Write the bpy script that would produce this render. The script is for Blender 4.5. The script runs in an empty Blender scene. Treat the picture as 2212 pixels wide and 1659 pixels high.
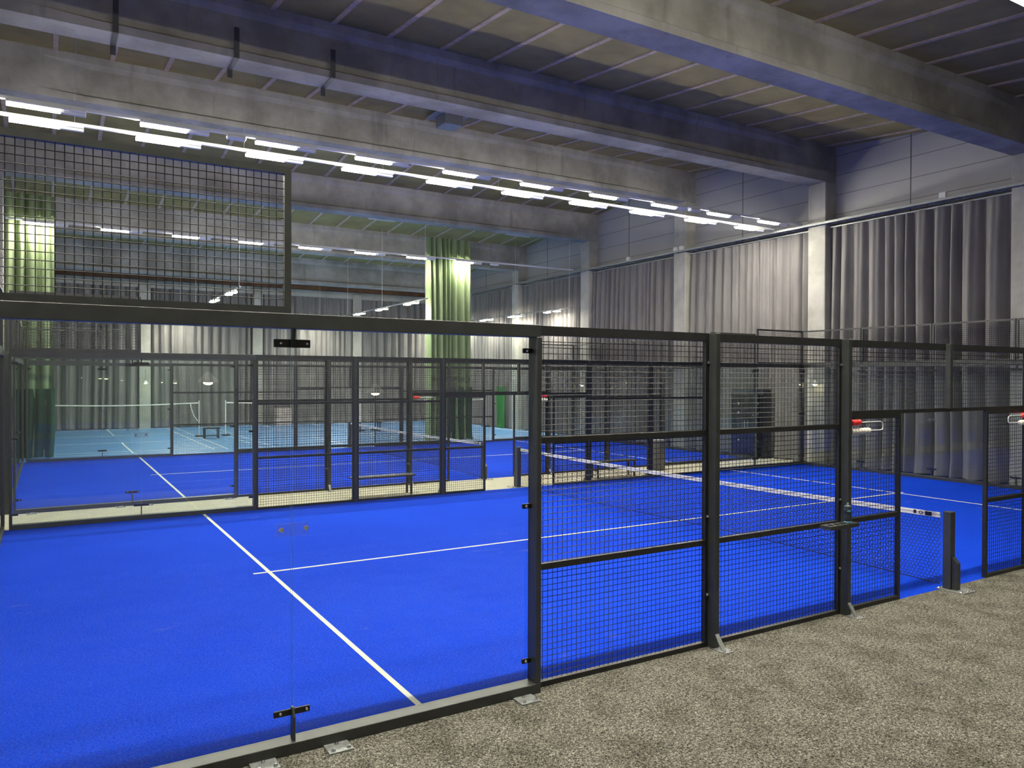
import bpy, math, random
from mathutils import Matrix, Vector
random.seed(7)
S = bpy.context.scene
COL = S.collection
PI = math.pi

# ------------------------------------------------------------------ helpers
def lin(r, g, b):
    f = lambda c: (c/255/12.92) if c/255 <= .04045 else ((c/255+.055)/1.055)**2.4
    return (f(r), f(g), f(b), 1)

class MB:
    """collects faces; built as ONE mesh"""
    def __init__(s): s.v = []; s.f = []; s.m = []
    def face(s, idx, mi=0): s.f.append(idx); s.m.append(mi)
    def box(s, x0, y0, z0, x1, y1, z1, mi=0):
        n = len(s.v)
        s.v += [(x0,y0,z0),(x1,y0,z0),(x1,y1,z0),(x0,y1,z0),(x0,y0,z1),(x1,y0,z1),(x1,y1,z1),(x0,y1,z1)]
        for q in ((3,2,1,0),(4,5,6,7),(0,1,5,4),(1,2,6,5),(2,3,7,6),(3,0,4,7)):
            s.face(tuple(n+i for i in q), mi)
        return s
    def cbox(s, x0, y0, z0, x1, y1, z1, c=.004, mi=0):
        """box with chamfered long edges all round"""
        import bmesh
        bm = bmesh.new(); bmesh.ops.create_cube(bm, size=1)
        for v in bm.verts:
            v.co = Vector(((x0+x1)/2+v.co.x*(x1-x0), (y0+y1)/2+v.co.y*(y1-y0), (z0+z1)/2+v.co.z*(z1-z0)))
        bmesh.ops.bevel(bm, geom=list(bm.edges), offset=c, segments=1, affect='EDGES')
        s.addbm(bm, mi); return s
    def addbm(s, bm, mi=0):
        n = len(s.v); bm.verts.index_update()
        s.v += [tuple(v.co) for v in bm.verts]
        for f in bm.faces: s.face(tuple(n+v.index for v in f.verts), mi)
        bm.free()
    def tube(s, pts, r, n=8, mi=0, caps=True):
        pts = [Vector(p) for p in pts]; rings = []
        up = None
        for i, p in enumerate(pts):
            a = pts[max(0,i-1)]; b = pts[min(len(pts)-1,i+1)]
            d = (b-a).normalized()
            if up is None:
                up = Vector((0,0,1)) if abs(d.z) < .9 else Vector((1,0,0))
            u = d.cross(up).normalized(); w = u.cross(d).normalized(); up = w
            rr = r[i] if isinstance(r, (list,tuple)) else r
            k = len(s.v); rings.append(k)
            for j in range(n):
                t = 2*PI*(j+.5)/n
                s.v.append(tuple(p + u*math.cos(t)*rr + w*math.sin(t)*rr))
        for a, b in zip(rings, rings[1:]):
            for j in range(n):
                s.face((a+j, a+(j+1)%n, b+(j+1)%n, b+j), mi)
        if caps:
            s.face(tuple(rings[0]+j for j in range(n))[::-1], mi)
            s.face(tuple(rings[-1]+j for j in range(n)), mi)
        return s
    def lathe(s, prof, n=20, c=(0,0,0), mi=0):
        """prof: list of (radius, z)"""
        rings = []
        for r, z in prof:
            k = len(s.v); rings.append(k)
            for j in range(n):
                t = 2*PI*j/n
                s.v.append((c[0]+r*math.cos(t), c[1]+r*math.sin(t), c[2]+z))
        for a, b in zip(rings, rings[1:]):
            for j in range(n):
                s.face((a+j, a+(j+1)%n, b+(j+1)%n, b+j), mi)
        s.face(tuple(rings[0]+j for j in range(n))[::-1], mi)
        s.face(tuple(rings[-1]+j for j in range(n)), mi)
        return s
    def prism(s, poly, axis, a, b, mi=0):
        """poly: 2D outline in the two other axes; extruded from a to b along axis"""
        n = len(s.v); k = len(poly)
        def P(q, t):
            if axis == 'x': return (t, q[0], q[1])
            if axis == 'y': return (q[0], t, q[1])
            return (q[0], q[1], t)
        s.v += [P(q, a) for q in poly] + [P(q, b) for q in poly]
        s.face(tuple(range(n, n+k))[::-1], mi); s.face(tuple(range(n+k, n+2*k)), mi)
        for i in range(k):
            j = (i+1) % k
            s.face((n+i, n+j, n+k+j, n+k+i), mi)
        return s
    def rod(s, a, b, r, mi=0):
        """thin square wire, no caps"""
        a = Vector(a); b = Vector(b); d = (b-a).normalized()
        up = Vector((0,1,0)) if abs(d.y) < .9 else Vector((1,0,0))
        u = d.cross(up).normalized()*r; w = d.cross(u).normalized()*r
        n = len(s.v)
        s.v += [tuple(a+u), tuple(a+w), tuple(a-u), tuple(a-w), tuple(b+u), tuple(b+w), tuple(b-u), tuple(b-w)]
        for i in range(4):
            j = (i+1) % 4
            s.face((n+i, n+j, n+4+j, n+4+i), mi)
        return s
    def mesh(s, name, mats, smooth=False):
        me = bpy.data.meshes.new(name)
        me.from_pydata(s.v, [], s.f)
        for m in mats: me.materials.append(m)
        if len(mats) > 1: me.polygons.foreach_set('material_index', s.m)
        if smooth: me.polygons.foreach_set('use_smooth', [True]*len(me.polygons))
        me.update()
        import bmesh
        bm = bmesh.new(); bm.from_mesh(me); bmesh.ops.recalc_face_normals(bm, faces=bm.faces[:]); bm.to_mesh(me); bm.free()
        return me

CACHE = {}
def mesh_of(key, fn, mats, smooth=False):
    if key not in CACHE:
        mb = MB(); fn(mb)
        CACHE[key] = mb.mesh(str(key), mats if isinstance(mats, (list,tuple)) else [mats], smooth)
    return CACHE[key]
def part(name, key, fn, mats, parent, loc=(0,0,0), rz=0, label=None, smooth=False):
    o = bpy.data.objects.new(name, mesh_of(key, fn, mats, smooth)); COL.objects.link(o)
    o.parent = parent; o.location = loc; o.rotation_euler = (0,0,rz)
    if label: o['label'] = label
    return o
def thing(name, label, cat, loc=(0,0,0), rz=0, group=None):
    o = bpy.data.objects.new(name, None); COL.objects.link(o)
    o.location = loc; o.rotation_euler = (0,0,rz); o.empty_display_size = .1
    o['label'] = label; o['category'] = cat
    if group: o['group'] = group
    return o
def single(name, key, fn, mats, label, cat, loc=(0,0,0), rz=0, group=None, smooth=False):
    o = bpy.data.objects.new(name, mesh_of(key, fn, mats, smooth)); COL.objects.link(o)
    o.location = loc; o.rotation_euler = (0,0,rz)
    o['label'] = label; o['category'] = cat
    if group: o['group'] = group
    return o
def struct(name, fn, mats, label, cat):
    o = single(name, 'st_'+name+str(random.random()), fn, mats, label, cat)
    o['kind'] = 'structure'; return o
ORD = ['first','second','third','fourth','fifth','sixth','seventh','eighth','ninth','tenth','eleventh','twelfth']

# ------------------------------------------------------------------ materials
def new_mat(name):
    m = bpy.data.materials.new(name); m.use_nodes = True
    nt = m.node_tree; nt.nodes.clear()
    out = nt.nodes.new('ShaderNodeOutputMaterial')
    return m, nt, out
def N(nt, t, **kw):
    n = nt.nodes.new(t)
    for k, v in kw.items():
        if k in n.inputs: n.inputs[k].default_value = v
        else: setattr(n, k, v)
    return n
def coords(nt, scale=(1,1,1)):
    tc = N(nt, 'ShaderNodeTexCoord'); mp = N(nt, 'ShaderNodeMapping'); mp.inputs['Scale'].default_value = scale
    g = N(nt, 'ShaderNodeNewGeometry')
    nt.links.new(g.outputs['Position'], mp.inputs['Vector'])
    return mp.outputs['Vector']
def ramp(nt, fac, stops):
    r = N(nt, 'ShaderNodeValToRGB'); e = r.color_ramp.elements
    while len(e) < len(stops): e.new(.5)
    for el, (p, c) in zip(e, stops): el.position = p; el.color = c
    nt.links.new(fac, r.inputs['Fac']); return r.outputs['Color']
def noise(nt, vec, scale, detail=4, rough=.55):
    n = N(nt, 'ShaderNodeTexNoise'); n.inputs['Scale'].default_value = scale
    n.inputs['Detail'].default_value = detail; n.inputs['Roughness'].default_value = rough
    nt.links.new(vec, n.inputs['Vector']); return n.outputs['Fac']
def mixc(nt, fac, a, b, mode='MIX'):
    m = N(nt, 'ShaderNodeMix'); m.data_type = 'RGBA'; m.blend_type = mode
    for sock, v in ((m.inputs[0], fac), (m.inputs[6], a), (m.inputs[7], b)):
        if isinstance(v, (int, float)): sock.default_value = v
        elif isinstance(v, tuple): sock.default_value = v
        else: nt.links.new(v, sock)
    return m.outputs[2]
def simple(name, col, rough=.5, metal=0, spec=.5, var=.0, vscale=6, bump=0, bscale=60):
    m, nt, out = new_mat(name)
    p = N(nt, 'ShaderNodeBsdfPrincipled'); p.inputs['Roughness'].default_value = rough
    p.inputs['Metallic'].default_value = metal; p.inputs['Specular IOR Level'].default_value = spec
    if var or bump:
        vec = coords(nt)
    if var:
        f = noise(nt, vec, vscale)
        a = tuple(c*(1-var) for c in col[:3])+(1,); b = tuple(min(1, c*(1+var)) for c in col[:3])+(1,)
        nt.links.new(ramp(nt, f, [(.3, a), (.7, b)]), p.inputs['Base Color'])
    else: p.inputs['Base Color'].default_value = col
    if bump:
        b = N(nt, 'ShaderNodeBump'); b.inputs['Strength'].default_value = bump; b.inputs['Distance'].default_value = .01
        nt.links.new(noise(nt, vec, bscale, 3), b.inputs['Height']); nt.links.new(b.outputs['Normal'], p.inputs['Normal'])
    nt.links.new(p.outputs[0], out.inputs[0]); return m
def emit(name, col, strength):
    m, nt, out = new_mat(name); e = N(nt, 'ShaderNodeEmission')
    e.inputs['Color'].default_value = col; e.inputs['Strength'].default_value = strength
    nt.links.new(e.outputs[0], out.inputs[0]); return m

M_black = simple('black_powder_coat', (.017,.018,.018,1), .42, 0, .5, .25, 12, .08, 400)
M_post = simple('charcoal_post_coat', (.034,.037,.036,1), .38, 0, .6, .2, 9, .08, 300)
M_wire = simple('welded_wire_coat', (.013,.013,.014,1), .5, 0, .4)
M_steel = simple('galvanised_steel', (.30,.315,.315,1), .5, .5, .5, .25, 30)
M_chrome = simple('bright_bolt', (.8,.8,.78,1), .2, 1)
M_white = simple('white_enamel', (.72,.73,.75,1), .45)
M_grey_plastic = simple('grey_plastic', (.3,.31,.32,1), .5)
M_dark_fit = simple('black_nylon', (.006,.006,.007,1), .4)
M_net = simple('black_net_twine', (.006,.006,.007,1), .7)
M_tape = simple('white_net_tape', (.78,.77,.72,1), .8, var=.08, vscale=30)
M_tape_seam = simple('tape_seam', (.35,.34,.33,1), .8)
M_line = simple('white_court_line', (.78,.775,.68,1), .9, var=.08, vscale=40, bump=.4, bscale=500)
M_line2 = simple('white_floor_line', (.8,.82,.8,1), .6)
M_red = simple('red_bead', (.75,.03,.03,1), .35)
M_bead = simple('white_bead', (.8,.79,.72,1), .35)
M_timber = simple('glulam', (.16,.075,.035,1), .6, var=.3, vscale=3)
M_wood_rail = simple('pale_batten', (.46,.36,.28,1), .8, var=.2, vscale=8)
M_bottle = simple('dark_bottle', (.02,.03,.045,1), .3)
M_bottle_lid = simple('bottle_lid', (.05,.07,.09,1), .3)
M_logo = simple('pale_blue_print', (.15,.45,.6,1), .5)
M_cab = simple('dark_cabinet', (.012,.016,.024,1), .25, var=.3, vscale=2)
M_cab_glass = simple('cabinet_glass', (.006,.008,.012,1), .08)
M_seat = simple('bench_seat', (.012,.012,.013,1), .4)
M_net_bag = simple('grey_ball_net', (.14,.13,.12,1), .9, var=.5, vscale=12, bump=.8, bscale=40)
M_sack = simple('grey_sack', (.12,.12,.12,1), .8, var=.2)
M_wrap = simple('wrapped_boxes', (.5,.42,.38,1), .4, var=.3, vscale=7)
M_strap = simple('strap_steel', (.06,.06,.06,1), .6)
M_shade = simple('lamp_shade', (.75,.74,.7,1), .5)
M_cord = simple('black_cord', (.01,.01,.01,1), .5)

def curtain_mat(name, a, b, sheen=.15):
    m, nt, out = new_mat(name)
    p = N(nt, 'ShaderNodeBsdfPrincipled'); p.inputs['Roughness'].default_value = .85
    p.inputs['Specular IOR Level'].default_value = .25
    vec = coords(nt, (1,1,.25)); c = ramp(nt, noise(nt, vec, 3, 5), [(.3,a),(.7,b)])
    nt.links.new(c, p.inputs['Base Color']); nt.links.new(p.outputs[0], out.inputs[0]); return m
M_curt = curtain_mat('grey_curtain', (.15,.145,.145,1), (.21,.20,.195,1))
M_green = curtain_mat('green_curtain', (.20,.27,.14,1), (.29,.36,.20,1))
M_dgreen = curtain_mat('dark_green_cloth', (.012,.05,.028,1), (.02,.07,.04,1))
M_bgreen = curtain_mat('green_cloth', (.02,.12,.03,1), (.03,.16,.04,1))

def concrete(name, lo, mid, hi):
    m, nt, out = new_mat(name)
    p = N(nt, 'ShaderNodeBsdfPrincipled'); p.inputs['Roughness'].default_value = .85
    p.inputs['Specular IOR Level'].default_value = .25
    v = coords(nt)
    c = ramp(nt, noise(nt, v, .9, 6, .6), [(.38,lo),(.5,mid),(.62,hi)])
    vs = coords(nt, (2.2,2.2,.22))
    c2 = mixc(nt, ramp(nt, noise(nt, vs, 1.6, 4), [(.6,(0,0,0,1)),(.75,(.55,.55,.55,1))]), c, tuple(x*.5 for x in mid[:3])+(1,))
    nt.links.new(c2, p.inputs['Base Color'])
    b = N(nt, 'ShaderNodeBump'); b.inputs['Strength'].default_value = .25; b.inputs['Distance'].default_value = .01
    nt.links.new(noise(nt, v, 14, 5), b.inputs['Height']); nt.links.new(b.outputs[0], p.inputs['Normal'])
    nt.links.new(p.outputs[0], out.inputs[0]); return m
M_conc = concrete('beam_concrete', (.235,.228,.215,1), (.305,.296,.28,1), (.375,.366,.35,1))
M_col = concrete('column_concrete', (.30,.295,.27,1), (.36,.355,.32,1), (.42,.41,.38,1))
M_wall = simple('wall_panel', (.34,.34,.35,1), .6, var=.05, vscale=.6)
M_joint = simple('panel_joint', (.06,.065,.075,1), .7)
M_nearwall = simple('near_wall_paint', (.10,.10,.10,1), .8, var=.1)
M_roof = simple('roof_board', (.27,.22,.09,1), .9, var=.22, vscale=1.2, bump=.3, bscale=20)

def turf_mat(name, dark, mid, light, wear):
    m, nt, out = new_mat(name)
    p = N(nt, 'ShaderNodeBsdfPrincipled'); p.inputs['Roughness'].default_value = .9
    p.inputs['Specular IOR Level'].default_value = .06
    v = coords(nt)
    big = noise(nt, v, .55, 3)
    fine = noise(nt, v, 60, 4, .8)
    c = ramp(nt, fine, [(.36,dark),(.5,mid),(.66,light)])
    c = mixc(nt, ramp(nt, big, [(.35,(0,0,0,1)),(.7,(.22,.22,.22,1))]), c, light)
    # sandy, worn streaks
    vs = coords(nt, (.9,2.6,1))
    st = noise(nt, vs, 1.7, 8, .72)
    st2 = noise(nt, v, .33, 2)
    mul = N(nt, 'ShaderNodeMath'); mul.operation = 'MULTIPLY'
    nt.links.new(ramp(nt, st, [(.60,(0,0,0,1)),(.74,(1,1,1,1))]), mul.inputs[0])
    nt.links.new(ramp(nt, st2, [(.52,(0,0,0,1)),(.66,(.55,.55,.55,1))]), mul.inputs[1])
    c = mixc(nt, mul.outputs[0], c, wear)
    nt.links.new(c, p.inputs['Base Color'])
    b = N(nt, 'ShaderNodeBump'); b.inputs['Strength'].default_value = .5; b.inputs['Distance'].default_value = .006
    nt.links.new(noise(nt, v, 130, 2), b.inputs['Height']); nt.links.new(b.outputs[0], p.inputs['Normal'])
    nt.links.new(p.outputs[0], out.inputs[0]); return m
M_turf = turf_mat('blue_turf', (.002,.022,.36,1), (.0035,.047,.60,1), (.010,.085,.80,1), (.34,.33,.52,1))

def carpet_mat(name, c0, c1, c2, patch):
    m, nt, out = new_mat(name)
    p = N(nt, 'ShaderNodeBsdfPrincipled'); p.inputs['Roughness'].default_value = .95
    p.inputs['Specular IOR Level'].default_value = .1
    v = coords(nt)
    vo = N(nt, 'ShaderNodeTexNoise'); vo.inputs['Scale'].default_value = 62; vo.inputs['Detail'].default_value = 3
    vo.inputs['Roughness'].default_value = .75; vo.inputs['Distortion'].default_value = 1.2
    nt.links.new(v, vo.inputs['Vector'])
    c = ramp(nt, vo.outputs['Fac'], [(.38,c0),(.5,c1),(.62,c2)])
    dk = ramp(nt, noise(nt, v, 2.6, 6, .65), [(.35,patch),(.56,(1,1,1,1))])
    c = mixc(nt, 1.0, c, dk, 'MULTIPLY')
    nt.links.new(c, p.inputs['Base Color'])
    b = N(nt, 'ShaderNodeBump'); b.inputs['Strength'].default_value = .8; b.inputs['Distance'].default_value = .012
    nt.links.new(vo.outputs['Fac'], b.inputs['Height']); nt.links.new(b.outputs[0], p.inputs['Normal'])
    nt.links.new(p.outputs[0], out.inputs[0]); return m
M_carpet = carpet_mat('dark_grey_carpet', (.022,.020,.016,1), (.125,.12,.10,1), (.42,.41,.35,1), (.6,.59,.57,1))
M_aisle = carpet_mat('beige_carpet', (.34,.32,.25,1), (.50,.48,.38,1), (.64,.62,.50,1), (.9,.9,.89,1))
M_hall = simple('light_blue_sports_floor', (.10,.26,.56,1), .35, 0, .4, .1, .8)

def glass_mat(name, tint, haze):
    m, nt, out = new_mat(name)
    tr = N(nt, 'ShaderNodeBsdfTransparent'); tr.inputs['Color'].default_value = tint
    gl = N(nt, 'ShaderNodeBsdfGlossy'); gl.inputs['Roughness'].default_value = .0
    df = N(nt, 'ShaderNodeBsdfDiffuse'); df.inputs['Color'].default_value = (.6,.63,.62,1)
    fr = N(nt, 'ShaderNodeFresnel'); fr.inputs['IOR'].default_value = 1.5
    geo = N(nt, 'ShaderNodeNewGeometry')
    inv = N(nt, 'ShaderNodeMath'); inv.operation = 'SUBTRACT'; inv.inputs[0].default_value = 1
    nt.links.new(geo.outputs['Backfacing'], inv.inputs[1])
    mu = N(nt, 'ShaderNodeMath'); mu.operation = 'MULTIPLY'; mu.use_clamp = True
    nt.links.new(fr.outputs[0], mu.inputs[0]); nt.links.new(inv.outputs[0], mu.inputs[1])
    m2 = N(nt, 'ShaderNodeMath'); m2.operation = 'MULTIPLY'; m2.use_clamp = True; m2.inputs[1].default_value = 1.8
    nt.links.new(mu.outputs[0], m2.inputs[0])
    # faint smears where balls and hands have marked the pane
    v = coords(nt, (1,1,.6)); sm = ramp(nt, noise(nt, v, 2.3, 8, .75), [(.55,(haze,haze,haze,1)),(.78,(haze*6,haze*6,haze*6,1))])
    a = N(nt, 'ShaderNodeMixShader'); nt.links.new(sm, a.inputs[0])
    nt.links.new(tr.outputs[0], a.inputs[1]); nt.links.new(df.outputs[0], a.inputs[2])
    x = N(nt, 'ShaderNodeMixShader'); nt.links.new(m2.outputs[0], x.inputs[0])
    nt.links.new(a.outputs[0], x.inputs[1]); nt.links.new(gl.outputs[0], x.inputs[2])
    nt.links.new(x.outputs[0], out.inputs[0]); return m
M_glass = glass_mat('toughened_glass', (.955,.98,.97,1), .003)
M_plate = glass_mat('clear_plastic', (.93,.93,.95,1), .03)
m, nt, out = new_mat('glass_edge')
tr = N(nt, 'ShaderNodeBsdfTransparent'); tr.inputs['Color'].default_value = (.55,.66,.64,1)
df = N(nt, 'ShaderNodeBsdfGlossy'); df.inputs['Roughness'].default_value = .3; df.inputs['Color'].default_value = (.7,.8,.8,1)
mx = N(nt, 'ShaderNodeMixShader'); mx.inputs[0].default_value = .3
nt.links.new(tr.outputs[0], mx.inputs[1]); nt.links.new(df.outputs[0], mx.inputs[2]); nt.links.new(mx.outputs[0], out.inputs[0])
M_edge = m

LAMP = (1.0,.945,.80,1)
M_lens = emit('luminaire_lens', LAMP, 330)
M_lens_near = emit('luminaire_lens_near', LAMP, 560)
M_lens_side = emit('luminaire_lens_side', LAMP, 300)
M_flood = emit('flood_lens', (1,.95,.78,1), 420)
M_bulb = emit('pendant_bulb', (1,.86,.5,1), 40)

# ------------------------------------------------------------------ camera
F = 1658.43; yaw, pitch, roll = 0.543508, -0.008005, 0.003203
f = Vector((math.sin(yaw)*math.cos(pitch), math.cos(yaw)*math.cos(pitch), math.sin(pitch)))
r = Vector((math.cos(yaw), -math.sin(yaw), 0)); u = r.cross(f)
r2 = r*math.cos(roll)+u*math.sin(roll); u2 = -r*math.sin(roll)+u*math.cos(roll)
cam = bpy.data.cameras.new('camera'); co = bpy.data.objects.new('camera', cam); COL.objects.link(co)
cam.sensor_fit = 'HORIZONTAL'; cam.sensor_width = 36; cam.lens = 36*F/2212; cam.clip_start = .05; cam.clip_end = 200
mw = Matrix.Identity(4)
for i in range(3):
    mw[i][0] = r2[i]; mw[i][1] = u2[i]; mw[i][2] = -f[i]
mw[0][3], mw[1][3], mw[2][3] = 0.5624, -5.2931, 2.5687
co.matrix_world = mw; S.camera = co

# ------------------------------------------------------------------ setting
X0, X1, Y0, Y1 = -.95, 20.95, -5.9, 37.3
def roof_z(y): return 10.16-.0965*abs(y-15.75)
def floor_fn(b): b.box(X0,Y0,-.2,X1,Y1,-.012)
struct('floor', lambda b: b.box(X0,Y0,-.25,X1,Y1,-.03), simple('floor_slab', (.2,.2,.2,1), .8), 'grey concrete floor slab beneath the courts', 'floor')

def ceiling_fn(b):
    for ya, yb in ((Y0,15.75),(15.75,Y1)):
        za, zb = roof_z(ya), roof_z(yb); n = len(b.v)
        b.v += [(X0,ya,za),(X1,ya,za),(X1,yb,zb),(X0,yb,zb),(X0,ya,za+.2),(X1,ya,za+.2),(X1,yb,zb+.2),(X0,yb,zb+.2)]
        for q in ((0,1,2,3),(7,6,5,4),(0,4,5,1),(1,5,6,2),(2,6,7,3),(3,7,4,0)): b.face(tuple(n+i for i in q), 0)
        k = 0
        while .72+1.167*(k-1) < X1-.1:                      # pale battens over the board joints
            x = .72+1.167*(k-1); k += 1
            n = len(b.v)
            for xx in (x-.05, x+.05):
                for (yy, zz) in ((ya,za),(yb,zb)):
                    for dz in (.002,-.028): b.v.append((xx,yy,zz+dz))
            for q in ((1,3,7,5),(0,1,5,4),(0,2,3,1),(4,5,7,6)): b.face(tuple(n+i for i in q), 1)
struct('ceiling', ceiling_fn, [M_roof, M_wood_rail], 'olive brown board roof with pale battens rising to a low ridge', 'ceiling')

def gable(b, xa, xb, joints):
    n = len(b.v)
    pr = [(Y0,-.2),(Y1,-.2),(Y1,roof_z(Y1)+.1),(15.75,roof_z(15.75)+.1),(Y0,roof_z(Y0)+.1)]
    b.prism(pr, 'x', xa, xb)
    if joints:
        z = 7.53
        while z < 10.1:
            ya = max(Y0, 15.75-(10.16-z)/.0965+.0); yb = min(Y1, 15.75+(10.16-z)/.0965)
            b.box(xa-.004, ya, z-.006, xa+.01, yb, z+.006, 1); z += .585
        for y in (-4.8,1.2,7.2,13.19,19.21,25.21,31.2):
            b.box(xa-.005, y-.012, 0, xa+.01, y+.012, roof_z(y), 1)
struct('wall_right', lambda b: gable(b, X1, X1+.15, True), [M_wall, M_joint], 'pale grey panelled gable wall above the grey curtains', 'wall')
struct('wall_left', lambda b: gable(b, X0-.15, X0, False), [M_wall], 'pale grey wall behind the green curtain', 'wall')
struct('wall_back', lambda b: b.box(X0,Y1,-.2,X1,Y1+.15,8.3), M_wall, 'long grey wall behind the badminton courts', 'wall')
struct('wall_front', lambda b: b.box(X0,Y0-.15,-.2,X1,Y0,8.3), M_nearwall, 'dark wall on the viewer side of the hall', 'wall')

# concrete roof beams: I-section that fills out to a solid block at the ends
def beam_fn(h):
    def fn(b):
        w = .61
        def sect(rec):
            return [(0,0),(w,0),(w,.14),(w-rec,.2),(w-rec,h-.30),(w-.02 if rec>.03 else w,h-.18),(w,h),(0,h),(.02 if rec>.03 else 0,h-.18),(rec,h-.30),(rec,.2),(0,.14)]
        xs = [(X0,0),(.3,0),(1.3,.09),(18.3,.09),(19.4,0),(X1,0)]
        rings = []
        for x, rec in xs:
            n = len(b.v); rings.append(n); b.v += [(x,y,z) for y,z in sect(rec)]
        for a, c in zip(rings, rings[1:]):
            for j in range(12): b.face((a+j, a+(j+1)%12, c+(j+1)%12, c+j))
        b.face(tuple(rings[0]+j for j in range(12))[::-1]); b.face(tuple(rings[-1]+j for j in range(12)))
    return fn
BEAMS = [(3.76,7.97),(9.55,8.47),(15.44,9.03),(21.28,8.48),(27.07,7.88),(32.9,7.25)]
bl = ['concrete roof beam crossing the upper right corner, nearest to the viewer',
      'concrete roof beam with three dark straps hanging over its edge',
      'tall concrete roof beam along the ridge, grey metal unit beside it',
      'concrete roof beam just in front of the green curtain tops',
      'rust-stained concrete roof beam behind the single row of strip lights',
      'farthest concrete roof beam, above the brown timber strip']
for (y, z), l in zip(BEAMS, bl):
    h = roof_z(y)-z if abs(y-15.5) > 1 else 1.10
    o = struct('roof_beam', beam_fn(h+.02), M_conc, l, 'beam'); o.location = (0,y,z); o['group'] = 'concrete roof beams'
# columns along the right wall and the back wall
cl = ['concrete wall column nearest the viewer, at the right edge of the hall','yellow lit concrete column on the right wall with a pendant lamp',
      'second visible concrete column on the right wall, between grey curtains','third concrete column on the right wall, a pale cable down it',
      'fourth concrete column on the right wall, under the hanging light bar','farthest concrete column on the right wall']
for (y, z), l in zip(BEAMS, cl):
    o = struct('wall_column', lambda b: b.cbox(20.46,0,-.03,X1+.02,.61,z,.015), M_col, l, 'column'); o.location = (0,y,0); o['group'] = 'columns on the right wall'
for (y, z) in BEAMS:
    o = struct('wall_column', lambda b: b.cbox(X0-.02,0,-.03,X0+.4,.61,z,.015), M_col, 'concrete column on the left wall under the beam %.0f metres in' % (y+6), 'column'); o.location = (0,y,0)
bc = ['concrete column on the back wall with a glowing pendant lamp','concrete column on the back wall above the badminton bench','third concrete column on the back wall from the green curtain at left']
for x, l in zip((4.43,9.9,15.45), bc):
    o = struct('wall_column', lambda b: b.cbox(0,Y1-.42,-.03,.52,Y1+.02,7.3,.015), M_col, l, 'column'); o.location = (x,0,0); o['group'] = 'columns on the back wall'
single('timber_beam','tb',lambda b: b.cbox(X0,36.9,7.42,X1,37.1,7.76,.01), M_timber,'brown glued timber beam running along the top of the back wall','timber')
single('pale_lintel','pl',lambda b: b.cbox(X0,36.95,7.04,X1,37.22,7.40,.01), M_col,'pale concrete lintel under the brown timber beam on the back wall','lintel')

# floor coverings -------------------------------------------------------------
def slab(name, x0, y0, x1, y1, mat, label, cat):
    return single(name, name+label, lambda b: b.box(0,0,-.03,x1-x0,y1-y0,0), mat, label, cat, (x0,y0,0))
NEAR, MID = 0.0, 11.75
for k, (oy, l) in enumerate(((NEAR,'bright blue artificial turf of the padel court at the front'),(MID,'bright blue artificial turf of the second padel court, beyond the benches'))):
    t = thing('padel_turf', l, 'turf', (0,oy,0), 0, 'blue padel turfs')
    part('turf_mat','turf',lambda b: b.box(-.06,.02,-.03,20.06,9.98,0), M_turf, t)
    part('centre_line','cl',lambda b: b.box(2.85,4.975,0,17.15,5.025,.003), M_line, t, label='white centre line')
    for x in (3.05,16.95):
        part('service_line','sl',lambda b: b.box(-.025,.05,0,.025,9.95,.0035), M_line, t, (x,0,0), label='white service line')
slab('carpet', X0, Y0, X1, .02, M_carpet, 'speckled dark grey carpet in front of the first court', 'carpet')
slab('carpet', X0, 9.98, X1, MID+.02, M_aisle, 'light beige carpet strip between the two blue courts', 'carpet')
slab('carpet', 20.06, .02, X1, 9.98, M_carpet, 'grey carpet strip between the first court and the right wall', 'carpet')
slab('carpet', X0, .02, -.06, 9.98, M_carpet, 'grey carpet strip left of the first court', 'carpet')
slab('carpet', 20.06, MID+.02, X1, MID+9.98, M_carpet, 'grey carpet strip between the second court and the right wall', 'carpet')
slab('carpet', X0, MID+.02, -.06, MID+9.98, M_carpet, 'grey carpet strip left of the second court', 'carpet')
sf = thing('sports_floor', 'light blue sports floor with white badminton lines', 'sports floor', (0,0,0))
part('floor_sheet','sfl',lambda b: b.box(X0,MID+9.98,-.03,X1,Y1,0), M_hall, sf)
def bad_lines(b):
    w = .02; z = .003
    def seg(x0,y0,x1,y1): b.box(min(x0,x1)-w,min(y0,y1)-w,0,max(x0,x1)+w,max(y0,y1)+w,z)
    ya, yb, yn = 23.3, 36.7, 30.0
    for y in (ya,ya+.76,yn-1.98,yn+1.98,yb-.76,yb): seg(-.05,y,6.05,y)
    for x in (-.05,.41,5.59,6.05): seg(x,ya,x,yb)
    seg(3,ya,3,yn-1.98); seg(3,yn+1.98,3,yb)
for k, x in enumerate((0,7.3,14.3)):
    part('court_lines','badl',bad_lines, M_line2, sf, (x,0,0), label='white badminton court lines')

# ------------------------------------------------------------------ padel enclosure
def wires(b, x0, x1, z0, z1, y=.04, p=.05, r=.003):
    n = max(1, round((x1-x0)/p)); m = max(1, round((z1-z0)/p))
    for i in range(1, n):
        x = x0+(x1-x0)*i/n; b.rod((x,y,z0),(x,y,z1), r)
    for j in range(1, m):
        z = z0+(z1-z0)*j/m; b.rod((x0,y-.004,z),(x1,y-.004,z), r)
def bolt_fn(b): b.lathe([(.011,0),(.013,.004),(.009,.012),(.004,.014)], 8)
def add_bolt(parent, loc, rx=PI/2, s=1):
    o = part('bolt','bolt',bolt_fn, M_chrome, parent, loc, label='bright steel bolt'); o.rotation_euler = (rx,0,0); o.scale = (s,s,s); return o

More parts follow.
